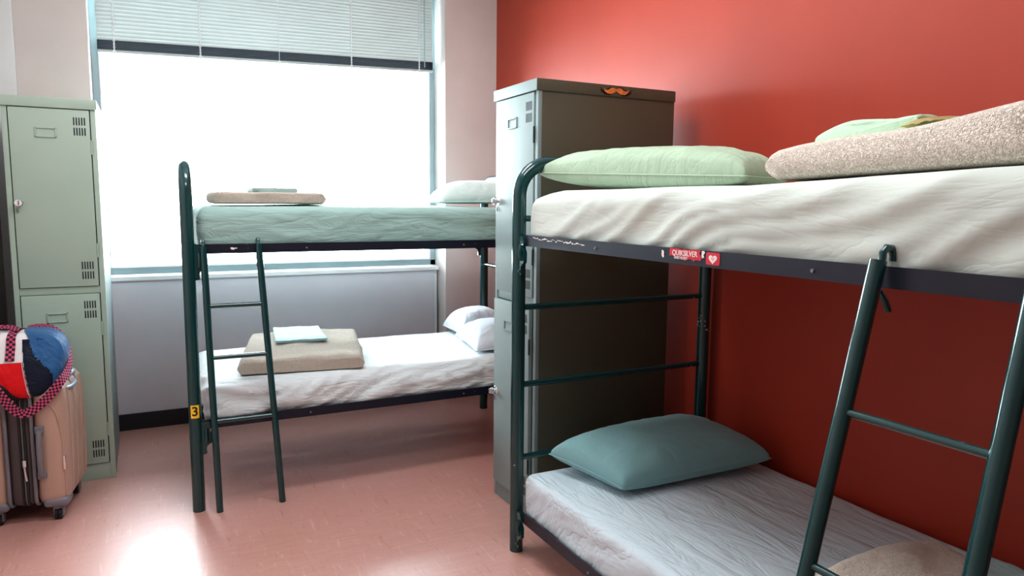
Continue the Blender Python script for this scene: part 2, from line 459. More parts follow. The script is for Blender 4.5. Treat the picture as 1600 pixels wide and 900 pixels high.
for k in range(11):
    z = .018+k*.0052
    for (x0, x1) in ((bx0, bx1),):
        vs = []
        for x in (x0, x1):
            zz = droop(x)+z
            vs.append([b.verts.new((x, yb-.014+random.uniform(-.001, .001), zz)), b.verts.new((x, yb+.014, zz+.001)), b.verts.new((x, yb+.014, zz+.0035)), b.verts.new((x, yb-.014, zz+.0025))])
        for q in range(4): b.faces.new((vs[0][q], vs[0][(q+1) % 4], vs[1][(q+1) % 4], vs[1][q]))
        b.faces.new(vs[0][::-1]); b.faces.new(vs[1])
bmesh.ops.recalc_face_normals(b, faces=b.faces)
obj('slat_stack', b, M['railblue'], bl, False)
b = BM(); box(b, (bx0, yb-.013, 0), (bx1, yb+.013, .016), .003)
for v in b.verts: v.co.z += droop(v.co.x)
obj('bottom_rail', b, M['slat'], bl)
obj('head_rail', bx((bx0, yb-.02, 2.955), (bx1, yb+.02, 2.995), .002), M['slat'], bl)
for x in (-.115, .366, .85, 1.335, 1.832):
    b = BM(); zlo = droop(x)-.004
    if x == .85:
        tube(b, [(x, yb-.020, zlo), (x, yb-.020, 2.96)], .0018, 6)
    else:
        n = int((2.96-zlo)/.018)
        for dx in (-.0045, .0045):
            tube(b, [(x+dx*math.cos(k*PI), yb-.020, zlo+k*.018) for k in range(n)], .0026, 5)
    box(b, (x-.010, yb-.022, zlo-.004), (x+.010, yb-.014, zlo+.014), .002)
    obj('ladder_cord', b, M['white'], bl)
obj('tilt_wand', tube(BM(), [(1.872, yb-.024, 2.44), (1.872, yb-.024, 2.94)], .004, 8), M['alu'], bl)

# ------------------------------------------------------------------ lockers
def locker(name, origin, rotz, w, d, h, body_m, side_m, label, sticker=False, ajar=0.):
    t = thing(name, origin, label, 'locker')
    # local: front at y=0 facing -y, x 0..w, hinge side +x
    def L(nm, bm, mat, parent=None, smooth=True):
        o = obj(nm, bm, mat, None, smooth); c = o.location.copy()
        if parent is None or parent is t: o.parent = t; return o
        o.parent = parent; o.location = c-parent['_c'] if False else c-parent_loc[parent.name]
        return o
    parent_loc = {}
    def part(nm, bm, mat, parent=None):
        o = obj(nm, bm, mat, None, True); parent_loc[o.name] = o.location.copy()
        if parent is None: o.parent = t
        else:
            o.parent = parent; o.location = o.location-parent_loc[parent.name]
        return o
    g = .004; mid = h*.514; pl = .085; capz = h-.05
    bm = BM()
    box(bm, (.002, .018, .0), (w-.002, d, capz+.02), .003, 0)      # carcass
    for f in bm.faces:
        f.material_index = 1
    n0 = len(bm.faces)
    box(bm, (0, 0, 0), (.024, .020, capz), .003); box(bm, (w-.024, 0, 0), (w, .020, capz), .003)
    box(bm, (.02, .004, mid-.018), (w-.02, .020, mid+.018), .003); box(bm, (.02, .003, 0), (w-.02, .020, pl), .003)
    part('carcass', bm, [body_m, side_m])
    bm = BM(); box(bm, (-.008, -.010, capz), (w+.006, d, h), .004)
    for f in bm.faces:
        f.material_index = 1 if (f.calc_center_median().x > w) else 0
    part('top_cap', bm, [body_m, side_m])
    for (z0, z1, aj) in ((pl+.004, mid-.020, ajar), (mid+.020, capz-.004, 0)):
        bm = BM(); box(bm, (.028, -.006, z0), (w-.028, .014, z1), .003)
        dr = part('door', bm, body_m)
        # shadow line round the door is the gap; dark plate recessed behind it paints that shade
        bm = BM(); box(bm, (.0245, .008, z0-.003), (w-.0245, .012, z1+.003)); part('door_gap_shade', bm, M['lockdark'])
        zt_ = z1
        # name plate holder
        bm = BM(); pz = z1-.115; px = w*.50-.02
        for a, c in (((px-.045, pz-.024), (px+.045, pz-.018)), ((px-.045, pz+.018), (px+.045, pz+.024)), ((px-.045, pz-.024), (px-.038, pz+.024)), ((px+.038, pz-.024), (px+.045, pz+.024))):
            box(bm, (a[0], -.011, a[1]), (c[0], -.005, c[1]), .0015)
        part('label_holder', bm, body_m, dr)
        for zz in (z1-.075, z0+.085):
            for r in (0, 1):
                bm = BM()
                for s in range(5):
                    xx = w-.098+s*.0115; z_ = zz+.020-r*.05
                    box(bm, (xx, -.0075, z_-.019), (xx+.0055, -.005, z_+.019), .001)
                part('vent', bm, M['lockdark'], dr)  # dark strips on the door face paint the shade of open slots
        kz = (z0+z1)/2-(.02 if z0 > .5 else 0)
        bm = BM()
        M_ = Matrix.Rotation(PI/2, 4, 'X')
        for (r, y0, y1) in ((.021, -.006, -.010), (.010, -.010, -.020), (.018, -.020, -.034)):
            bmesh.ops.create_cone(bm, cap_ends=True, segments=20, radius1=r, radius2=r*.85, depth=abs(y1-y0), matrix=Matrix.Translation((.048, (y0+y1)/2, kz)) @ M_)
        box(bm, (.044, -.043, kz-.013), (.052, -.033, kz+.013), .003)
        part('knob', bm, M['chrome'], dr)
        bm = BM(); tube(bm, [(.040, -.010, kz-.028), (.040, -.012, kz-.040), (.044, -.010, kz-.046)], .003, 6)
        part('lock_hasp', bm, M['casegrey'], dr)
        for zz in (z1-.18, z0+.18):
            part('hinge', tube(BM(), [(w-.025, -.006, zz-.035), (w-.025, -.006, zz+.035)], .0045, 8), M['lockdark'] if sticker else body_m, dr)
        if aj: dr.location.y -= aj
    if sticker:
        # moustache sticker on the side of the cap (x = w side)
        def half(s, sc, off):
            pts = []
            top = [(0, .004), (.012, .011), (.03, .010), (.05, -.002), (.068, -.004), (.078, .008)]
            bot = [(.074, -.010), (.055, -.021), (.03, -.022), (.012, -.014), (0, -.006)]
            for (a, c) in top+bot: pts.append((s*a*sc, c*sc+off))
            return pts
        for nm, sc, ofx, m_ in (('moustache_outline', 1.10, .0072, M['ink']), ('moustache_sticker', .86, .0084, M['orange'])):
            bm = BM()
            for s in (-1, 1):
                pp = half(s, sc, -.001)
                vs = [bm.verts.new((w+ofx, .395+a, h-.020+c)) for a, c in pp]
                es = [bm.edges.new((vs[i], vs[(i+1) % len(vs)])) for i in range(len(vs))]
                bmesh.ops.triangle_fill(bm, use_beauty=True, edges=es)
            part(nm, bm, m_)
    t.rotation_euler.z = rotz
    return t
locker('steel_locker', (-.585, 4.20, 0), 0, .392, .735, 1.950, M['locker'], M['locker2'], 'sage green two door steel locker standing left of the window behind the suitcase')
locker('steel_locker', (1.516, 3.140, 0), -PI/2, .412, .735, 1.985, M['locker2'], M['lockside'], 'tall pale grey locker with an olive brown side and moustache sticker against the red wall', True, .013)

# ------------------------------------------------------------------ bunk beds
def bunk(rootloc, Mf, Lg, Wd, zl, zu, label, top=1.615, R=.028, rungs=(.403, .713, 1.035, 1.395)):
    t = thing('bunk_bed', rootloc, label, 'bunk bed')
    br = .13
    for l in (0, Lg):
        pts = [Mf(l, 0, 0), Mf(l, 0, .05), Mf(l, 0, .8), Mf(l, 0, top-br)]
        for k in range(1, 11):
            a = PI-PI/2*k/10; pts.append(Mf(l, br+br*math.cos(a), top-br+br*math.sin(a)))
        pts.append(Mf(l, Wd/2, top))
        for k in range(0, 11):
            a = PI/2-PI/2*k/10; pts.append(Mf(l, Wd-br+br*math.cos(a), top-br+br*math.sin(a)))
        pts += [Mf(l, Wd, .8), Mf(l, Wd, .05), Mf(l, Wd, 0)]
        e = obj('end_frame', tube(BM(), pts, R, 24), M['green'], t)
        for z in rungs:
            obj('rung', tube(BM(), [Mf(l, R*.7, z), Mf(l, Wd-R*.7, z)], .0125, 14), M['green'], t)
        s = 1 if l == 0 else -1
        for w in (0, Wd):
            for z in (zl, zu):
                # hook bracket welded on the post, latch plate on the rail
                bm = BM()
                def P(a, c): return Mf(l+s*a, w, z+c)
                out = [(.018, -.005), (.058, -.005), (.068, -.030), (.058, -.052), (.070, -.070), (.068, -.110), (.048, -.122), (.044, -.135), (.046, -.160), (.018, -.165)]
                d_ = Vector(Mf(0, .005, 0))-Vector(Mf(0, 0, 0)); sg = -1 if w == 0 else 1
                A = [bm.verts.new(Vector(P(a, c))+d_*sg*2.8) for a, c in out]; B_ = [bm.verts.new(Vector(P(a, c))-d_*sg*.2) for a, c in out]
                bm.faces.new(A); bm.faces.new(B_[::-1])
                for i in range(len(out)): bm.faces.new((A[i], B_[i], B_[(i+1) % len(out)], A[(i+1) % len(out)]))
                bmesh.ops.recalc_face_normals(bm, faces=bm.faces)
                c0 = Vector(P(.046, -.07)); 
                bmesh.ops.bevel(bm, geom=list(bm.edges), offset=.0015, segments=2, affect='EDGES')
                tube(bm, [c0+d_*sg*2.6+Vector((0, 0, .030)), c0+d_*sg*4.0, c0+d_*sg*2.6+Vector((0, 0, -.032))], .010, 8)
                bk = obj('hook_bracket', bm, M['green'], t)
                bm = BM(); c1 = Vector(P(.030, -.145)); tube(bm, [c1+d_*sg*2.4, c1+d_*sg*3.6], .007, 10)
                obj('bolt', bm, M['green'], bk)
    for z in (zl, zu):
        for w, sg in ((0, 1), (Wd, -1)):
            bm = BM(); a = Mf(.022, w-.004*sg, z-.046); c = Mf(Lg-.022, w+.001*sg, z)
            quads = [((.022, w-.004*sg, z-.044), (Lg-.022, w+.001*sg, z)), ((.022, w+.000*sg, z-.044), (Lg-.022, w+.032*sg, z-.040))]
            for p, q in quads:
                r = bmesh.ops.create_cube(bm, size=1)
                for v in r['verts']:
                    v.co = Vector(Mf(p[0]+(q[0]-p[0])*(v.co.x+.5), p[1]+(q[1]-p[1])*(v.co.y+.5), p[2]+(q[2]-p[2])*(v.co.z+.5)))
            bmesh.ops.recalc_face_normals(bm, faces=bm.faces)
            rl = obj('side_rail', bm, M['navy'], t)
            if w == 0:
                for lf in (.28, .72):
                    bm = BM(); cc = Vector(Mf(Lg*lf, -.004, z-.024)); dn = Vector(Mf(0, -.006, 0))-Vector(Mf(0, 0, 0))
                    tube(bm, [cc, cc+dn*.5], .0045, 10)
                    obj('rivet', bm, M['casegrey'], rl)
        bm = BM()
        n = 16
        for k in range(n):
            l = .06+(Lg-.12)*k/(n-1)
            r = bmesh.ops.create_cube(bm, size=1)
            for v in r['verts']: v.co = Vector(Mf(l+v.co.x*.03, .006+(Wd-.012)*(v.co.y+.5), z-.036+v.co.z*.006))
        obj('bed_base', bm, M['deck'], t)
    return t
# near bunk along the red wall
NX, NY, NL, NW = 1.338, 2.554, 1.99, .985
nearM = lambda l, w, z: (NX+w, NY-l, z)
nb = bunk((NX+NW/2, NY-NL/2, 0), nearM, NL, NW, .190, 1.332, 'dark green tubular bunk bed standing along the red wall')
# far bunk under the window
FX, FY, FL, FW = .170, 3.560, 1.885, .985
farM = lambda l, w, z: (FX+l+.052*w, FY+w, z)
fb = bunk((FX+FL/2, FY+FW/2, 0), farM, FL, FW, .436, 1.258, 'dark green bunk bed numbered 3 standing in front of the window', R=.028)

# sticker with the number 3 on the near post of the far bunk
def text_mesh(s, size, mat_out=None, depth=.0004, font_scale=1.0):
    cu = bpy.data.curves.new('txt', 'FONT'); cu.body = s; cu.size = size; cu.extrude = depth; cu.align_x = 'CENTER'; cu.align_y = 'CENTER'; cu.offset = size*.012
    o = bpy.data.objects.new('txt', cu); COL.objects.link(o)
    dg = bpy.context.evaluated_depsgraph_get(); dg.update()
    me = bpy.data.meshes.new_from_object(o.evaluated_get(dg))
    bm = BM(); bm.from_mesh(me); bpy.data.objects.remove(o); bpy.data.curves.remove(cu); bpy.data.meshes.remove(me)
    return bm
def on_post(bm, cx_, cy_, z, R):   # wrap flat xz drawing round a post, facing -y
    for v in bm.verts:
        a = v.co.x/R+PHI; rr = R+.0006+v.co.y
        v.co = Vector((cx_+math.sin(a)*rr, cy_-math.cos(a)*rr, z+v.co.z))
    return bm
PHI = -.06
bm = BM()
for i in range(12):
    x0 = -.019+.038*i/12; x1 = x0+.038/12
    vs = [bm.verts.new((x0, 0, -.031)), bm.verts.new((x1, 0, -.031)), bm.verts.new((x1, 0, .031)), bm.verts.new((x0, 0, .031))]; bm.faces.new(vs)
bmesh.ops.remove_doubles(bm, verts=bm.verts, dist=1e-5)
stk = obj('number_sticker', on_post(bm, FX, FY, .486, .028), M['yellow'], fb); stk['label'] = 'yellow sticker with a black number 3'
tm = text_mesh('3', .060)
bmesh.ops.subdivide_edges(tm, edges=tm.edges, cuts=1)
for v in tm.verts: v.co = Vector((v.co.x, v.co.z+.0006, v.co.y))
obj('number', on_post(tm, FX, FY, .486, .028), M['ink'], stk)
# stickers on the upper rail of the near bunk (face looks towards -x)
def on_rail(bm, y, z, x):          # drawing x -> -y (reads left to right for the camera)
    for v in bm.verts: v.co = Vector((x-v.co.z, y-v.co.x, z+v.co.y))
    return bm
def poly2(pts, z=0):
    bm = BM(); vs = [bm.verts.new((a, c, z)) for a, c in pts]
    es = [bm.edges.new((vs[i], vs[(i+1) % len(vs)])) for i in range(len(vs))]
    bmesh.ops.triangle_fill(bm, use_beauty=True, edges=es); return bm
SX = NX-.0046
def torn(w, h, n, amp, seed):
    random.seed(seed); P = []
    for k in range(n): P.append((-w/2+w*k/n, h/2+random.uniform(-amp, amp)*.3))
    for k in range(4): P.append((w/2+random.uniform(-amp, amp), h/2-h*k/4))
    for k in range(n): P.append((w/2-w*k/n, -h/2+random.uniform(-amp*.6, amp*1.7)*(.4+.8*(k/n))))
    for k in range(3): P.append((-w/2+random.uniform(-amp, amp)*.3, -h/2+h*(k+1)/4))
    return P
st1 = obj('torn_sticker', on_rail(poly2(torn(.128, .030, 14, .006, 3), .0002), 1.552, 1.316, SX), M['stred'], nb, False)
st1['label'] = 'torn red sticker with white lettering'
bm = text_mesh('QUIKSILVER', .021)
for v in bm.verts: v.co.x *= .93; v.co.z += .0008
obj('lettering', on_rail(bm, 1.552, 1.3185, SX), M['stwhite'], st1, False)
bm = text_mesh('AND ROXY', .011)
for v in bm.verts: v.co.z += .0008
obj('lettering', on_rail(bm, 1.567, 1.3055, SX), M['stwhite'], st1, False)
for (yy, zz, w_, h_, sd) in ((1.478, 1.320, .010, .020, 5), (1.646, 1.312, .010, .022, 6)):
    o = obj('sticker_scrap', on_rail(poly2(torn(w_, h_, 4, .003, sd), .0006), yy, zz, SX), M['stwhite'], nb, False)
hw, hh, rr_ = .026, .0165, .005
pts = []
for (sx, sz, a0) in ((1, 1, 0), (-1, 1, PI/2), (-1, -1, PI), (1, -1, 3*PI/2)):
    for k in range(5):
        a = a0+PI/2*k/4; pts.append((sx*(hw-rr_)+rr_*math.cos(a), sz*(hh-rr_)+rr_*math.sin(a)))
st2 = obj('heart_sticker', on_rail(poly2(pts, .0002), 1.440, 1.312, SX), M['stred'], nb, False); st2['label'] = 'small red sticker with a white heart emblem'
def heart(s, z):
    P = []
    for k in range(40):
        a = 2*PI*k/40
        P.append((s*16*math.sin(a)**3/16*1.15, s*(13*math.cos(a)-5*math.cos(2*a)-2*math.cos(3*a)-math.cos(4*a))/16))
    return poly2(P, z)
obj('heart_emblem', on_rail(heart(.0135, .0007), 1.440, 1.311, SX), M['stwhite'], st2, False)
obj('heart_emblem', on_rail(heart(.0062, .0011), 1.440, 1.3115, SX), M['stpink'], st2, False)
# scraped paint streak on the near rail
bm = BM(); random.seed(11)
for k in range(26):
    y = 2.42-.014*k; w_ = random.uniform(.010, .026); h_ = random.uniform(.0015, .006); z = 1.322-.0002*k+random.uniform(-.004, .003)
    vs = [bm.verts.new((SX-.0006, y+w_/2, z-h_/2)), bm.verts.new((SX-.0006, y-w_/2, z-h_*random.uniform(.1, .5))), bm.verts.new((SX-.0006, y-w_/2*random.uniform(.3, 1), z+h_/2)), bm.verts.new((SX-.0006, y+w_/2*random.uniform(.3, 1), z+h_*.4))]
    bm.faces.new(vs)
o = obj('paint_scrape', bm, M['stwhite'], nb, False); o['label'] = 'white scraped patch on the rail'
bm = BM(); random.seed(12)
P = [(random.uniform(-1, 1), 0) for _ in range(3)]
pts = [(-.016, .002), (-.010, .006), (.004, .003), (.014, .004), (.016, .000), (.004, -.002), (.000, -.006), (-.010, -.005)]
vs = [bm.verts.new((.365+a, FY-.0060, 1.237+c)) for a, c in pts]; bm.faces.new(vs)
obj('sticker_scrap', bm, M['stwhite'], fb, False)

# ------------------------------------------------------------------ ladders
def ladder(loc, a0, a1, b0, b1, zr, R, Rr, label, inward, off=.0):
    """a0,a1 top and foot of one rail, b0,b1 of the other; hooks point along inward"""
    t = thing('bunk_ladder', loc, label, 'ladder')
    a0, a1, b0, b1, inward = map(Vector, (a0, a1, b0, b1, inward))
    for p, q in ((a0, a1), (b0, b1)):
        s = obj('side_rail', tube(BM(), [p, p.lerp(q, .5), q], R, 18), M['green'], t)
        h0 = p+Vector((0, 0, -.02))+inward*R*.6
        pts = [h0, h0+Vector((0, 0, .035))+inward*.003, h0+Vector((0, 0, .045))+inward*.014, h0+Vector((0, 0, .044))+inward*.028, h0+Vector((0, 0, .030))+inward*.036, h0+Vector((0, 0, .018))+inward*.037]
        obj('hook', tube(BM(), pts, .008, 10), M['green'], s)
        l0 = p+Vector((0, 0, -.060))+inward*R*.5
        obj('latch', tube(BM(), [l0, l0+inward*.020+Vector((0, 0, -.022)), l0+inward*.034+Vector((0, 0, -.045))], .0065, 8), M['green'], s)
    for z in zr:
        ta = (a0.z-z)/(a0.z-a1.z); tb = (b0.z-z)/(b0.z-b1.z)
        p = a0.lerp(a1, ta); q = b0.lerp(b1, tb)
        obj('rung', tube(BM(), [p, q], Rr, 14), M['green'], t)
    return t
ladder((1.12, .80, 0), (1.306, .941, 1.345), (.990, .955, 0), (1.306, .648, 1.345), (.990, .640, 0), (.28, .43, .735, 1.043), .017, .0085,
       'dark green ladder hooked on the upper rail of the bunk by the red wall', (1, 0, 0))
ladder((.39, 3.50, 0), (.233, 3.535, 1.250), (.256, 3.500, 0), (.472, 3.535, 1.255), (.540, 3.494, 0), (.435, .735, .975), .0155, .0105,
       'dark green ladder hooked on the bunk in front of the window', (0, 1, 0))

# ------------------------------------------------------------------ mattresses
def mattress(lo, hi, mat, label, amp, crown, fx, r=.045, cell=.016, grp=None, zf=None):
    bm = soft_box(lo, hi, r, cell, amp, fx, crown)
    if zf:
        for v in bm.verts:
            k = (v.co.z-lo[2])/(hi[2]-lo[2])
            if k > .3: v.co.z += zf(v.co)*min(1, k)
    o = obj('mattress', bm, mat, None, True, 80); tag(o, label, 'mattress', grp)
    return o
def dir_wr(sd, al, ac, sx, sy, top=.35, fine=.6):
    def f(w, n):
        s = min(1, abs(n.x)+abs(n.y))
        c = w.z+sx*w.x+sy*w.y; q = w.x+w.y-.4*w.z
        wob = .12*noise.noise(Vector((q*2, w.z*3, sd)))
        a = noise.noise(Vector((q*al, (c+wob)*ac, sd)))
        b = max(0, ridged((q*al*1.6+7, (c+wob)*ac*2.1, sd+3), 1))**2*1.3
        e = ridged((w.x*7+sd, w.y*4+w.x*3, w.z*6), 1)*noise.noise(Vector((w.x*2+9, w.y*2, sd)))*(1-s)
        t = noise.noise(Vector((w.x*2.5, w.y*2.5, sd)))
        return (a*.9+(b-.6)*fine)*s+(1-s)*top*(t+e*1.2)
    return f
def side_wr(sd, kx, ky, kz, kd):
    def f(w, n):
        s = abs(n.x)+abs(n.y)
        a = noise.noise(Vector((w.x*kx+sd, w.y*ky, w.z*kz+kd*(w.x+w.y))))
        b = ridged((w.x*kx*2.3+sd, w.y*ky*2.3, w.z*kz*2.2+kd*2*(w.x+w.y)), 1)
        c = noise.noise(Vector((w.x*2.2, w.y*2.2, sd)))
        return (a*.9+(b-.6)*.6)*min(1, s*1.2+.12)+c*.35*(1-s)
    return f
z0 = .190-.032
mattress((1.352, .60, z0-.008), (2.345, 2.520, .345), M['sheet_cool'], 'low mattress in a creased cool white sheet under the bunk by the red wall', .009, .008, dir_wr(1, 1.6, 7, .1, .5, .45, .3), .035)
z1 = 1.332-.032
mattress((1.354, .60, z1-.006), (2.30, 2.520, 1.503), M['sheet_cream'], 'upper mattress in an ivory sheet on the bunk by the red wall', .011, .010, dir_wr(5, .7, 6.5, 0, .36, .3, .9), .05,
         zf=lambda p: -.036*max(0, min(1, (p.y-2.30)/.22))**1.5+.030*max(0, (1.4-p.y)/.8))
mattress((FX+.045, FY+.012, .436-.038), (FX+FL-.04, FY+FW-.03, .590), M['sheet_white'], 'lower mattress in a rumpled white sheet on the bunk under the window', .016, .014, dir_wr(9, 1.8, 10, -.25, 0, .3, .9), .065)
mattress((FX+.045, FY+.012, 1.258-.036), (FX+FL-.04, FY+FW-.03, 1.430), M['sheet_mint'], 'upper mattress in a mint green sheet in front of the window', .008, .014, dir_wr(12, .8, 11, -.05, 0, .2, .5), .045)

# ------------------------------------------------------------------ pillows
pillow('pillow', [(1.555, 2.110, .392), (2.275, 2.065, .412), (2.255, 2.530, .432), (1.450, 2.480, .425)], .118, M['pc_teal'], 'dusty teal pillow lying on the low mattress by the red wall', seed=1, wr=.007, bottom=.42, ear=.03, plump=.34)
pillow('pillow', [(1.43, 2.560, 1.578), (1.43, 1.430, 1.530), (1.78, 1.60, 1.536), (1.80, 2.54, 1.583)], .096, M['pc_mint'], 'soft green pillow on the ivory upper mattress in front of the locker', seed=3, wr=.012, bottom=.58, ear=.05, plump=.30)
pillow('pillow', [(1.46, 3.74, 1.462), (2.05, 3.70, 1.470), (2.12, 4.15, 1.470), (1.56, 4.22, 1.462)], .125, M['pc_pale'], 'pale aqua pillow on the mint upper mattress beside the window', seed=5, wr=.008, bottom=.1)
pillow('pillow', [(1.66, 3.68, .615), (2.02, 3.62, .63), (2.10, 4.06, .65), (1.72, 4.14, .63)], .12, M['pc_white'], 'bluish white pillow on the lower far mattress, the nearer of two', seed=7, wr=.007, bottom=.15)
pillow('pillow', [(1.74, 4.08, .640), (2.06, 4.06, .66), (2.10, 4.50, .65), (1.78, 4.50, .63)], .13, M['pc_white'], 'bluish white pillow at the back of the lower far mattress near the window wall', seed=9, wr=.007, bottom=.2)

# ------------------------------------------------------------------ folded blankets and linen
folded('folded_blanket', [(1.425, 1.365, 1.516), (1.425, .62, 1.536), (1.95, .62, 1.543), (1.95, 1.560, 1.520)], .112, 1, M['fl_pink'],
       'thick pinkish beige fleece blanket folded on the ivory upper mattress', 'blanket', seed=2, amp=.006,
       hfun=lambda s, v: .66+.44*s**1.0+.04*math.sin(s*9), rnd=.5)
folded('folded_linen', [(1.55, 1.320, 1.594), (1.53, 1.03, 1.620), (1.80, 1.02, 1.624), (1.82, 1.400, 1.600)], .046, 2, M['tw_mint'],
       'mint green folded linen with a yellow lining on the thick pinkish beige blanket', 'linen', seed=4, amp=.004,
       hfun=lambda s, v: .8+.5*math.sin(min(1, s*1.3)*PI)*.9)
ln = bpy.data.objects['folded_linen']
bm = BM(); lp = [(1.505, 1.060, 1.628), (1.505, .985, 1.634), (1.72, .965, 1.640), (1.74, 1.060, 1.634)]
cc = [Vector(p) for p in lp]; g = []
for i in range(13):
    r_ = []
    for j in range(13):
        a, c = i/12, j/12; q = cc[0]*(1-a)*(1-c)+cc[1]*a*(1-c)+cc[2]*a*c+cc[3]*(1-a)*c
        r_.append(bm.verts.new(q+Vector((0, 0, .020*(math.sin(a*PI)*.6+.4)*(1-.9*abs(2*c-1)**3)+.006*noise.noise(Vector((a*4, c*5, 2)))))))
    g.append(r_)
for i in range(12):
    for j in range(12): bm.faces.new((g[i][j], g[i+1][j], g[i+1][j+1], g[i][j+1]))
bmesh.ops.solidify(bm, geom=list(bm.faces), thickness=.006)
o = obj('lining', bm, M['tw_yel'], ln); o['label'] = 'yellow lining showing at the fold'
folded('folded_blanket', [(.290, 3.66, 1.441), (.820, 3.66, 1.443), (.820, 4.06, 1.445), (.290, 4.06, 1.445)], .056, 1, M['fl_beige'],
       'thin beige fleece blanket folded flat on the mint upper mattress', 'blanket', seed=6, amp=.005)
folded('folded_linen', [(.480, 3.76, 1.496), (.700, 3.76, 1.496), (.700, 3.95, 1.496), (.480, 3.95, 1.496)], .028, 1, M['tw_grey'],
       'grey green folded linen on the thin beige blanket before the window', 'linen', seed=8, amp=.002)
folded('folded_blanket', [(.375, 3.70, .592), (.990, 3.61, .590), (1.13, 4.30, .606), (.52, 4.36, .606)], .092, 1, M['fl_beige'],
       'beige fleece blanket folded on the lower mattress beneath the window', 'blanket', seed=10, amp=.009,
       hfun=lambda s, v: .80+.28*min(1, v*2.2)*(1-abs(2*s-1)*.4))
folded('folded_linen', [(.600, 3.96, .694), (.870, 3.93, .694), (.890, 4.26, .712), (.640, 4.30, .712)], .018, 2, M['tw_aqua'],
       'pale aqua folded linen on the beige blanket of the lower far bed', 'linen', seed=12, amp=.004)
folded('folded_blanket', [(1.52, 1.24, .362), (2.02, 1.24, .365), (2.02, .86, .365), (1.52, .86, .362)], .120, 2, M['fl_pink'],
       'beige fleece blanket folded on the low mattress, cut by the bottom of the picture', 'blanket', seed=14, amp=.010,
       hfun=lambda s, v: 1+.25*math.sin(s*PI))
folded('folded_linen', [(1.86, 1.05, .496), (2.02, 1.08, .490), (2.02, .86, .490), (1.84, .86, .496)], .018, 1, M['tw_aqua'],
       'pale aqua folded linen on the blanket of the low bed behind the near ladder', 'linen', seed=16, amp=.003)

# ------------------------------------------------------------------ suitcase
sx0, sx1, sy0, sy1, sz0, sz1 = -.655, -.325, 3.735, 4.120, .070, .640
sc = thing('suitcase', (-.49, 3.94, 0), 'champagne hard shell suitcase on spinner wheels beside the sage green locker', 'suitcase')
xm0, xm1 = -.555, -.445
def shell(a, b_, outer_right):
    def nf(w, n): return 0
    bm = soft_box((a, sy0, sz0), (b_, sy1, sz1), .045, .018, 0, None, 0)
    # raised panels / grooves on the broad face, bulge
    for v in bm.verts:
        u = (v.co.y-sy0)/(sy1-sy0); w = (v.co.z-sz0)/(sz1-sz0)
        k = (v.co.x-a)/(b_-a); k = k if outer_right else 1-k
        if k > .9:
            bulge = .014*max(0, 1-(2*u-1)**4)*max(0, 1-(2*w-1)**4)
            groove = 0
            for uc in (.30, .52, .74):
                groove += .006*math.exp(-((u-uc-.05*math.sin(w*3))/.018)**2)
            v.co.x += (bulge-groove)*(1 if outer_right else -1)
        # narrow side arcs
        arc = .003*math.exp(-((math.hypot((k-.25)*1.2, max(0, w-.55))-.42)/.03)**2) if v.co.y < sy0+.02 else 0
        v.co.y -= arc
    return bm
obj('shell', shell(xm1-.004, sx1, True), M['case'], sc, True, 50)
obj('shell', shell(sx0, xm0+.004, False), M['case'], sc, True, 50)
obj('zip_band', soft_box((xm0, sy0+.006, sz0+.004), (xm1, sy1-.006, sz1-.004), .040, .02), M['casetrim'], sc, True, 50)
def loopbar(x, ins, r):
    c = .045; P = []
    y0_, y1_, z0_, z1_ = sy0+ins, sy1-ins, sz0+ins, sz1-ins
    for (cy_, cz_, a0) in ((y0_+c, z0_+c, PI), (y1_-c, z0_+c, 1.5*PI), (y1_-c, z1_-c, 0), (y0_+c, z1_-c, .5*PI)):
        for k in range(7):
            a = a0+PI/2*k/6; P.append((x, cy_+c*math.cos(a), cz_+c*math.sin(a)))
    P.append(P[0]); return P
for x, r, m in ((xm0+.004, .008, 'casegrey'), (xm1-.004, .008, 'casegrey'), (-.497, .005, 'blk_rub'), (-.478, .006, 'blk_rub'), (-.487, .003, 'casegrey')):
    obj('zip_track', tube(BM(), loopbar(x, .004, r), r, 8, False), M[m], sc)
bm = BM(); box(bm, (-.489, sy0-.012, .268), (-.475, sy0-.002, .300), .003)
zp = obj('zip_slider', bm, M['chrome'], sc)
bm = BM(); tube(bm, [(-.482, sy0-.012, .270), (-.480, sy0-.014, .245), (-.476, sy0-.012, .205)], .0045, 8); obj('zip_pull', bm, M['chrome'], zp)
bm = BM()
hx = -.418
box(bm, (hx-.018, sy0-.012, .415), (hx+.018, sy0+.01, .450), .005); box(bm, (hx-.018, sy0-.012, .205), (hx+.018, sy0+.01, .240), .005)
tube(bm, [(hx, sy0-.010, .43), (hx, sy0-.022, .40), (hx, sy0-.026, .33), (hx, sy0-.022, .26), (hx, sy0-.010, .225)], .012, 10)
obj('side_handle', bm, M['casegrey'], sc)
bm = BM(); tube(bm, [(sx1-.030, 3.775, sz1-.030), (sx1-.010, 3.80, sz1-.004), (sx1+.004, 3.86, sz1+.012), (sx1+.004, 3.93, sz1+.012), (sx1-.008, 3.99, sz1-.002), (sx1-.030, 4.01, sz1-.02)], .014, 12)
tube(bm, [(sx1-.012, 3.80, sz1-.040), (sx1+.006, 3.84, sz1-.046), (sx1+.008, 3.90, sz1-.050), (sx1+.006, 3.96, sz1-.046), (sx1-.012, 4.00, sz1-.036)], .010, 10)
obj('corner_handle', bm, M['caseblue'], sc)
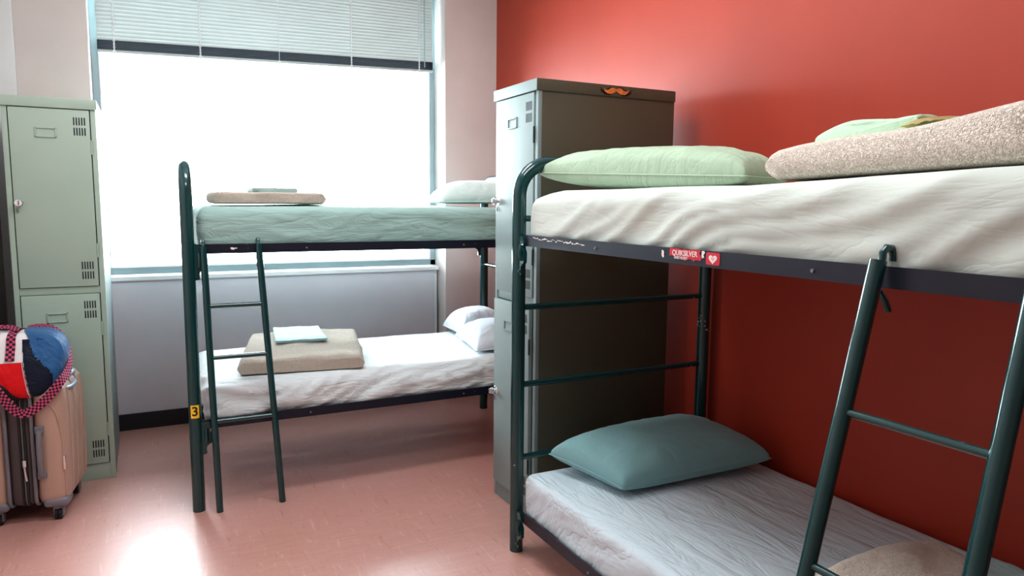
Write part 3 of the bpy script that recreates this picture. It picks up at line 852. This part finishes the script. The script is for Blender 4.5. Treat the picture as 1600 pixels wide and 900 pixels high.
for uc, zt_ in ((.20, .50), (.42, .56), (.66, .56), (.86, .50)):
    P = []
    for k in range(25):
        w_ = .08+(zt_/.57-.02)*k/24; u_ = uc+.05*math.sin(w_*2.6)-.05
        yy = sy0+(sy1-sy0)*u_; zz = sz0+(sz1-sz0)*w_
        e_ = max(0, abs(2*w_-1)-.86)*.10
        P.append((sx1+.014*max(0, 1-(2*u_-1)**4)*max(0, 1-(2*w_-1)**4)-e_+.0005, yy, zz))
    obj('ridge', tube(BM(), P, .0045, 8), M['case'], sc)
P = [(sx1-.060+.045*math.sin(k/14*PI/2), sy0+.001+.012*(k/14)**3, .545-.085*(1-math.cos(k/14*PI/2))*1.6-.0*k) for k in range(15)]
P += [(sx1-.010+.003*k/10, sy0+.014+.004*k/10, .409-.30*k/10) for k in range(1, 11)]
obj('ridge', tube(BM(), P, .0040, 8), M['case'], sc)
bm = BM(); box(bm, (sx1-.012, sy0+.006, .235), (sx1-.001, sy0+.020, .300), .003); obj('side_stud', bm, M['chrome'], sc)
for (wx, wy) in ((sx0+.050, sy0+.035), (sx1-.045, sy0+.035), (sx0+.050, sy1-.045), (sx1-.045, sy1-.045)):
    bm = BM()
    tube(bm, [(wx, wy, .078), (wx, wy, .052)], .024, 14)
    for s in (-1, 1): box(bm, (wx+s*.017-.004, wy-.018, .016), (wx+s*.017+.004, wy+.016, .060), .003)
    cs = obj('caster', bm, M['casegrey'], sc)
    bm = BM()
    for s in (-.008, .008):
        bmesh.ops.create_cone(bm, cap_ends=True, segments=24, radius1=.026, radius2=.026, depth=.013, matrix=Matrix.Translation((wx+s, wy-.004, .0265)) @ Matrix.Rotation(PI/2, 4, 'Y'))
    obj('wheel', bm, M['black'], cs)
bm = soft_box((sx1-.10, sy0-.002, sz0-.008), (sx1+.002, sy0+.10, sz0+.038), .018, .012); obj('corner_guard', bm, M['casegrey'], sc)
bm = soft_box((sx0-.002, sy0-.002, sz0-.008), (sx0+.10, sy0+.10, sz0+.038), .018, .012); obj('corner_guard', bm, M['casegrey'], sc)

sc.location.x -= .013; sc.rotation_euler.z = math.radians(-8)
# ------------------------------------------------------------------ duffel bag lying on the suitcase
# axis along x; section: rounded, front sagging over the suitcase edge
DB = dict(x0=-.82+.14, x1=-.345, yc=3.885, zc=.738, ry=.165, rz=.122)
def bag_pt(s, th, off=0.):
    """s 0..1 along x (1 = right end centre), th angle around the axis (0 = front (-y), pi/2 = top)"""
    xs, xe, cap = DB['x0'], DB['x1'], .115
    L = (xe-xs); ls = s*1.0
    sc_ = .70
    if s < sc_:
        x = xs+(L-cap)*s/sc_; k = 1.
    else:
        a = (s-sc_)/(1-sc_)*PI/2; x = xs+(L-cap)+cap*math.sin(a)**.9; k = max(0.0, math.cos(a))**.72
    c, sn = math.cos(th), math.sin(th)
    yy = -abs(c)**.85*(1 if c > 0 else -1)*DB['ry']; zz = abs(sn)**.85*(1 if sn > 0 else -1)*DB['rz']
    y = DB['yc']+yy*k; z = DB['zc']+zz*k
    # front sags down over the suitcase
    fr_ = max(0, min(1, (3.80-y)/.08))
    z -= fr_*.11*(1 if sn < .8 else .3)*k
    n = noise.noise(Vector((x*9, y*9, z*9)))*.007+ridged((x*5, y*5+z*4, 3), 2)*.003
    p = Vector((x, y, z))
    ctr = Vector((x-.06 if s > sc_ else x, DB['yc'], DB['zc'])); d = (p-ctr)
    d = d.normalized() if d.length > 1e-6 else Vector((1, 0, 0))
    p = p+d*(off+n)
    if p.y > sy0-.012+off and p.z < sz1+.022+off*.2: p.z = sz1+.022+off*.2 if p.y > sy0+.015 else max(p.z, sz1+.022-(sy0+.015-p.y)*4)
    return p
def patch(s0, s1, t0, t1, off, ns_=24, nt_=24, inside=None, thick=True):
    bm = BM(); g = [[bm.verts.new(bag_pt(s0+(s1-s0)*i/ns_, t0+(t1-t0)*j/nt_, off)) for j in range(nt_+1)] for i in range(ns_+1)]
    for i in range(ns_):
        for j in range(nt_):
            s_ = s0+(s1-s0)*(i+.5)/ns_; t_ = t0+(t1-t0)*(j+.5)/nt_
            if inside is None or inside(s_, t_): bm.faces.new((g[i][j], g[i+1][j], g[i+1][j+1], g[i][j+1]))
    for v in [v for v in bm.verts if not v.link_faces]: bm.verts.remove(v)
    bmesh.ops.remove_doubles(bm, verts=bm.verts, dist=1e-5)
    bmesh.ops.recalc_face_normals(bm, faces=bm.faces)
    return bm
dbag = thing('duffel_bag', (-.51, 3.885, sz1), 'red, white and blue duffel bag with pink and black checkered straps lying on the suitcase', 'bag')
bm = patch(0, 1, 0, 2*PI, 0., 60, 72)
obj('bag_body', bm, M['bagwhite'], dbag, True, 180)
obj('end_panel', patch(.52, 1, -PI*.25, PI*1.2, .0065, 50, 80, lambda s, t: s > .56+.24*max(0, math.cos(t*1.15))**1.5), M['bagblue'], dbag, True, 180)
obj('side_panel', patch(.50, .92, -PI*.30, .95, .0035, 50, 50, lambda s, t: s > .61-.06*math.sin(t*1.5)), M['bagnavy'], dbag, True, 180)
obj('front_pocket', patch(.02, .68, -PI*.42, .62, .006, 40, 40, lambda s, t: s < .60-.06*math.sin(t*1.5)), M['bagred'], dbag, True, 180)
pts = [bag_pt(.605-.06*math.sin(t*1.5)-.012, t, .0065) for t in [(-PI*.40+(PI*.40+.62)*k/24) for k in range(25)]]
obj('zipper', tube(BM(), pts, .0028, 6), M['chrome'], dbag)
zz_ = []
for k in range(25):
    a = PI*k/24; zz_.append(bag_pt(.30+.24*math.cos(PI-a) if False else .24+.26*math.sin(a*.5), .16-1.20*(k/24)**1.6, .009))
obj('zipper', tube(BM(), zz_, .0085, 8), M['black'], dbag)
zz2 = [p+Vector((-.010, -.005, -.006)) for p in zz_]
obj('zipper', tube(BM(), zz2, .003, 6), M['chrome'], dbag)
# handle webbing running over the bag
ths = [.66+(PI*.75-.66)*k/26 for k in range(27)]
p_ = [bag_pt(.40+.10*(k/26), t, .006) for k, t in enumerate(ths)]
obj('handle_strap', ribbon(p_, [Vector((0, -math.cos(t), math.sin(t))) for t in ths], .034), M['check'], dbag, False)
p2 = [Vector(bag_pt(.05+.45*k/16, 1.25+.30*math.sin(k/16*3), .012+.010*math.sin(PI*k/16))) for k in range(17)]
obj('handle_strap', ribbon(p2, [(0, -.5, 1)]*17, .030), M['check'], dbag, False)
# shoulder strap: over the top, round the blue end, hanging in front and back up left
kp = [((-.50, 3.93, .868), (0, -.2, 1)), ((-.45, 3.94, .872), (.1, -.2, 1)), ((-.395, 3.93, .850), (.7, -.4, .6)), ((-.352, 3.91, .790), (1, -.5, .2)), ((-.336, 3.84, .720), (1, -.6, 0)), ((-.345, 3.77, .675), (.7, -.8, .2)),
      ((-.368, 3.705, .645), (.4, -1, .1)), ((-.405, 3.695, .598), (.1, -1, .1)), ((-.450, 3.692, .552), (0, -1, 0)), ((-.505, 3.690, .522), (0, -1, 0)), ((-.545, 3.690, .545), (0, -1, 0)), ((-.58, 3.690, .600), (0, -1, 0)), ((-.62, 3.695, .665), (0, -1, 0)), ((-.67, 3.70, .72), (0, -1, 0))]
def catmull(P, m=8):
    out = []
    for i in range(len(P)-1):
        a, b_, c, d = P[max(i-1, 0)], P[i], P[i+1], P[min(i+2, len(P)-1)]
        for k in range(m):
            t = k/m; out.append(.5*((2*b_)+(c-a)*t+(2*a-5*b_+4*c-d)*t*t+(3*b_-a-3*c+d)*t**3))
    out.append(P[-1]); return out
cp = catmull([Vector(a) for a, _ in kp]); cn = catmull([Vector(n) for _, n in kp])
obj('shoulder_strap', ribbon(cp, cn, .038, .0018, 4), M['check'], dbag, False)

# ------------------------------------------------------------------ light
w = bpy.data.worlds.new('daylight'); SC.world = w; w.use_nodes = True
bg = w.node_tree.nodes['Background']; bg.inputs['Color'].default_value = (.85, .95, 1, 1); bg.inputs['Strength'].default_value = 18
def area(name, loc, rot, sx, sy, power, col, portal=False):
    l = bpy.data.lights.new(name, 'AREA'); l.shape = 'RECTANGLE'; l.size = sx; l.size_y = sy; l.energy = power; l.color = col
    o = bpy.data.objects.new(name, l); COL.objects.link(o); o.location = loc; o.rotation_euler = rot
    if portal: l.cycles.is_portal = True
    return o
area('window_portal', (.87, YF+.10, 1.70), (-PI/2, 0, 0), 2.2, 1.45, 1, (1, 1, 1), True)
area('ceiling_lamp', (.70, 2.85, ZC-.03), (0, 0, 0), 1.0, .4, 24, (.95, .98, 1))
area('ceiling_lamp', (.80, 1.25, ZC-.03), (0, 0, 0), 1.2, .5, 24, (.95, .98, 1))

SC.view_settings.view_transform = 'Standard'
SC.view_settings.look = 'Medium High Contrast'
SC.view_settings.exposure = 0
SC.cycles.max_bounces = 10; SC.cycles.diffuse_bounces = 6
SC.cycles.sample_clamp_indirect = 8
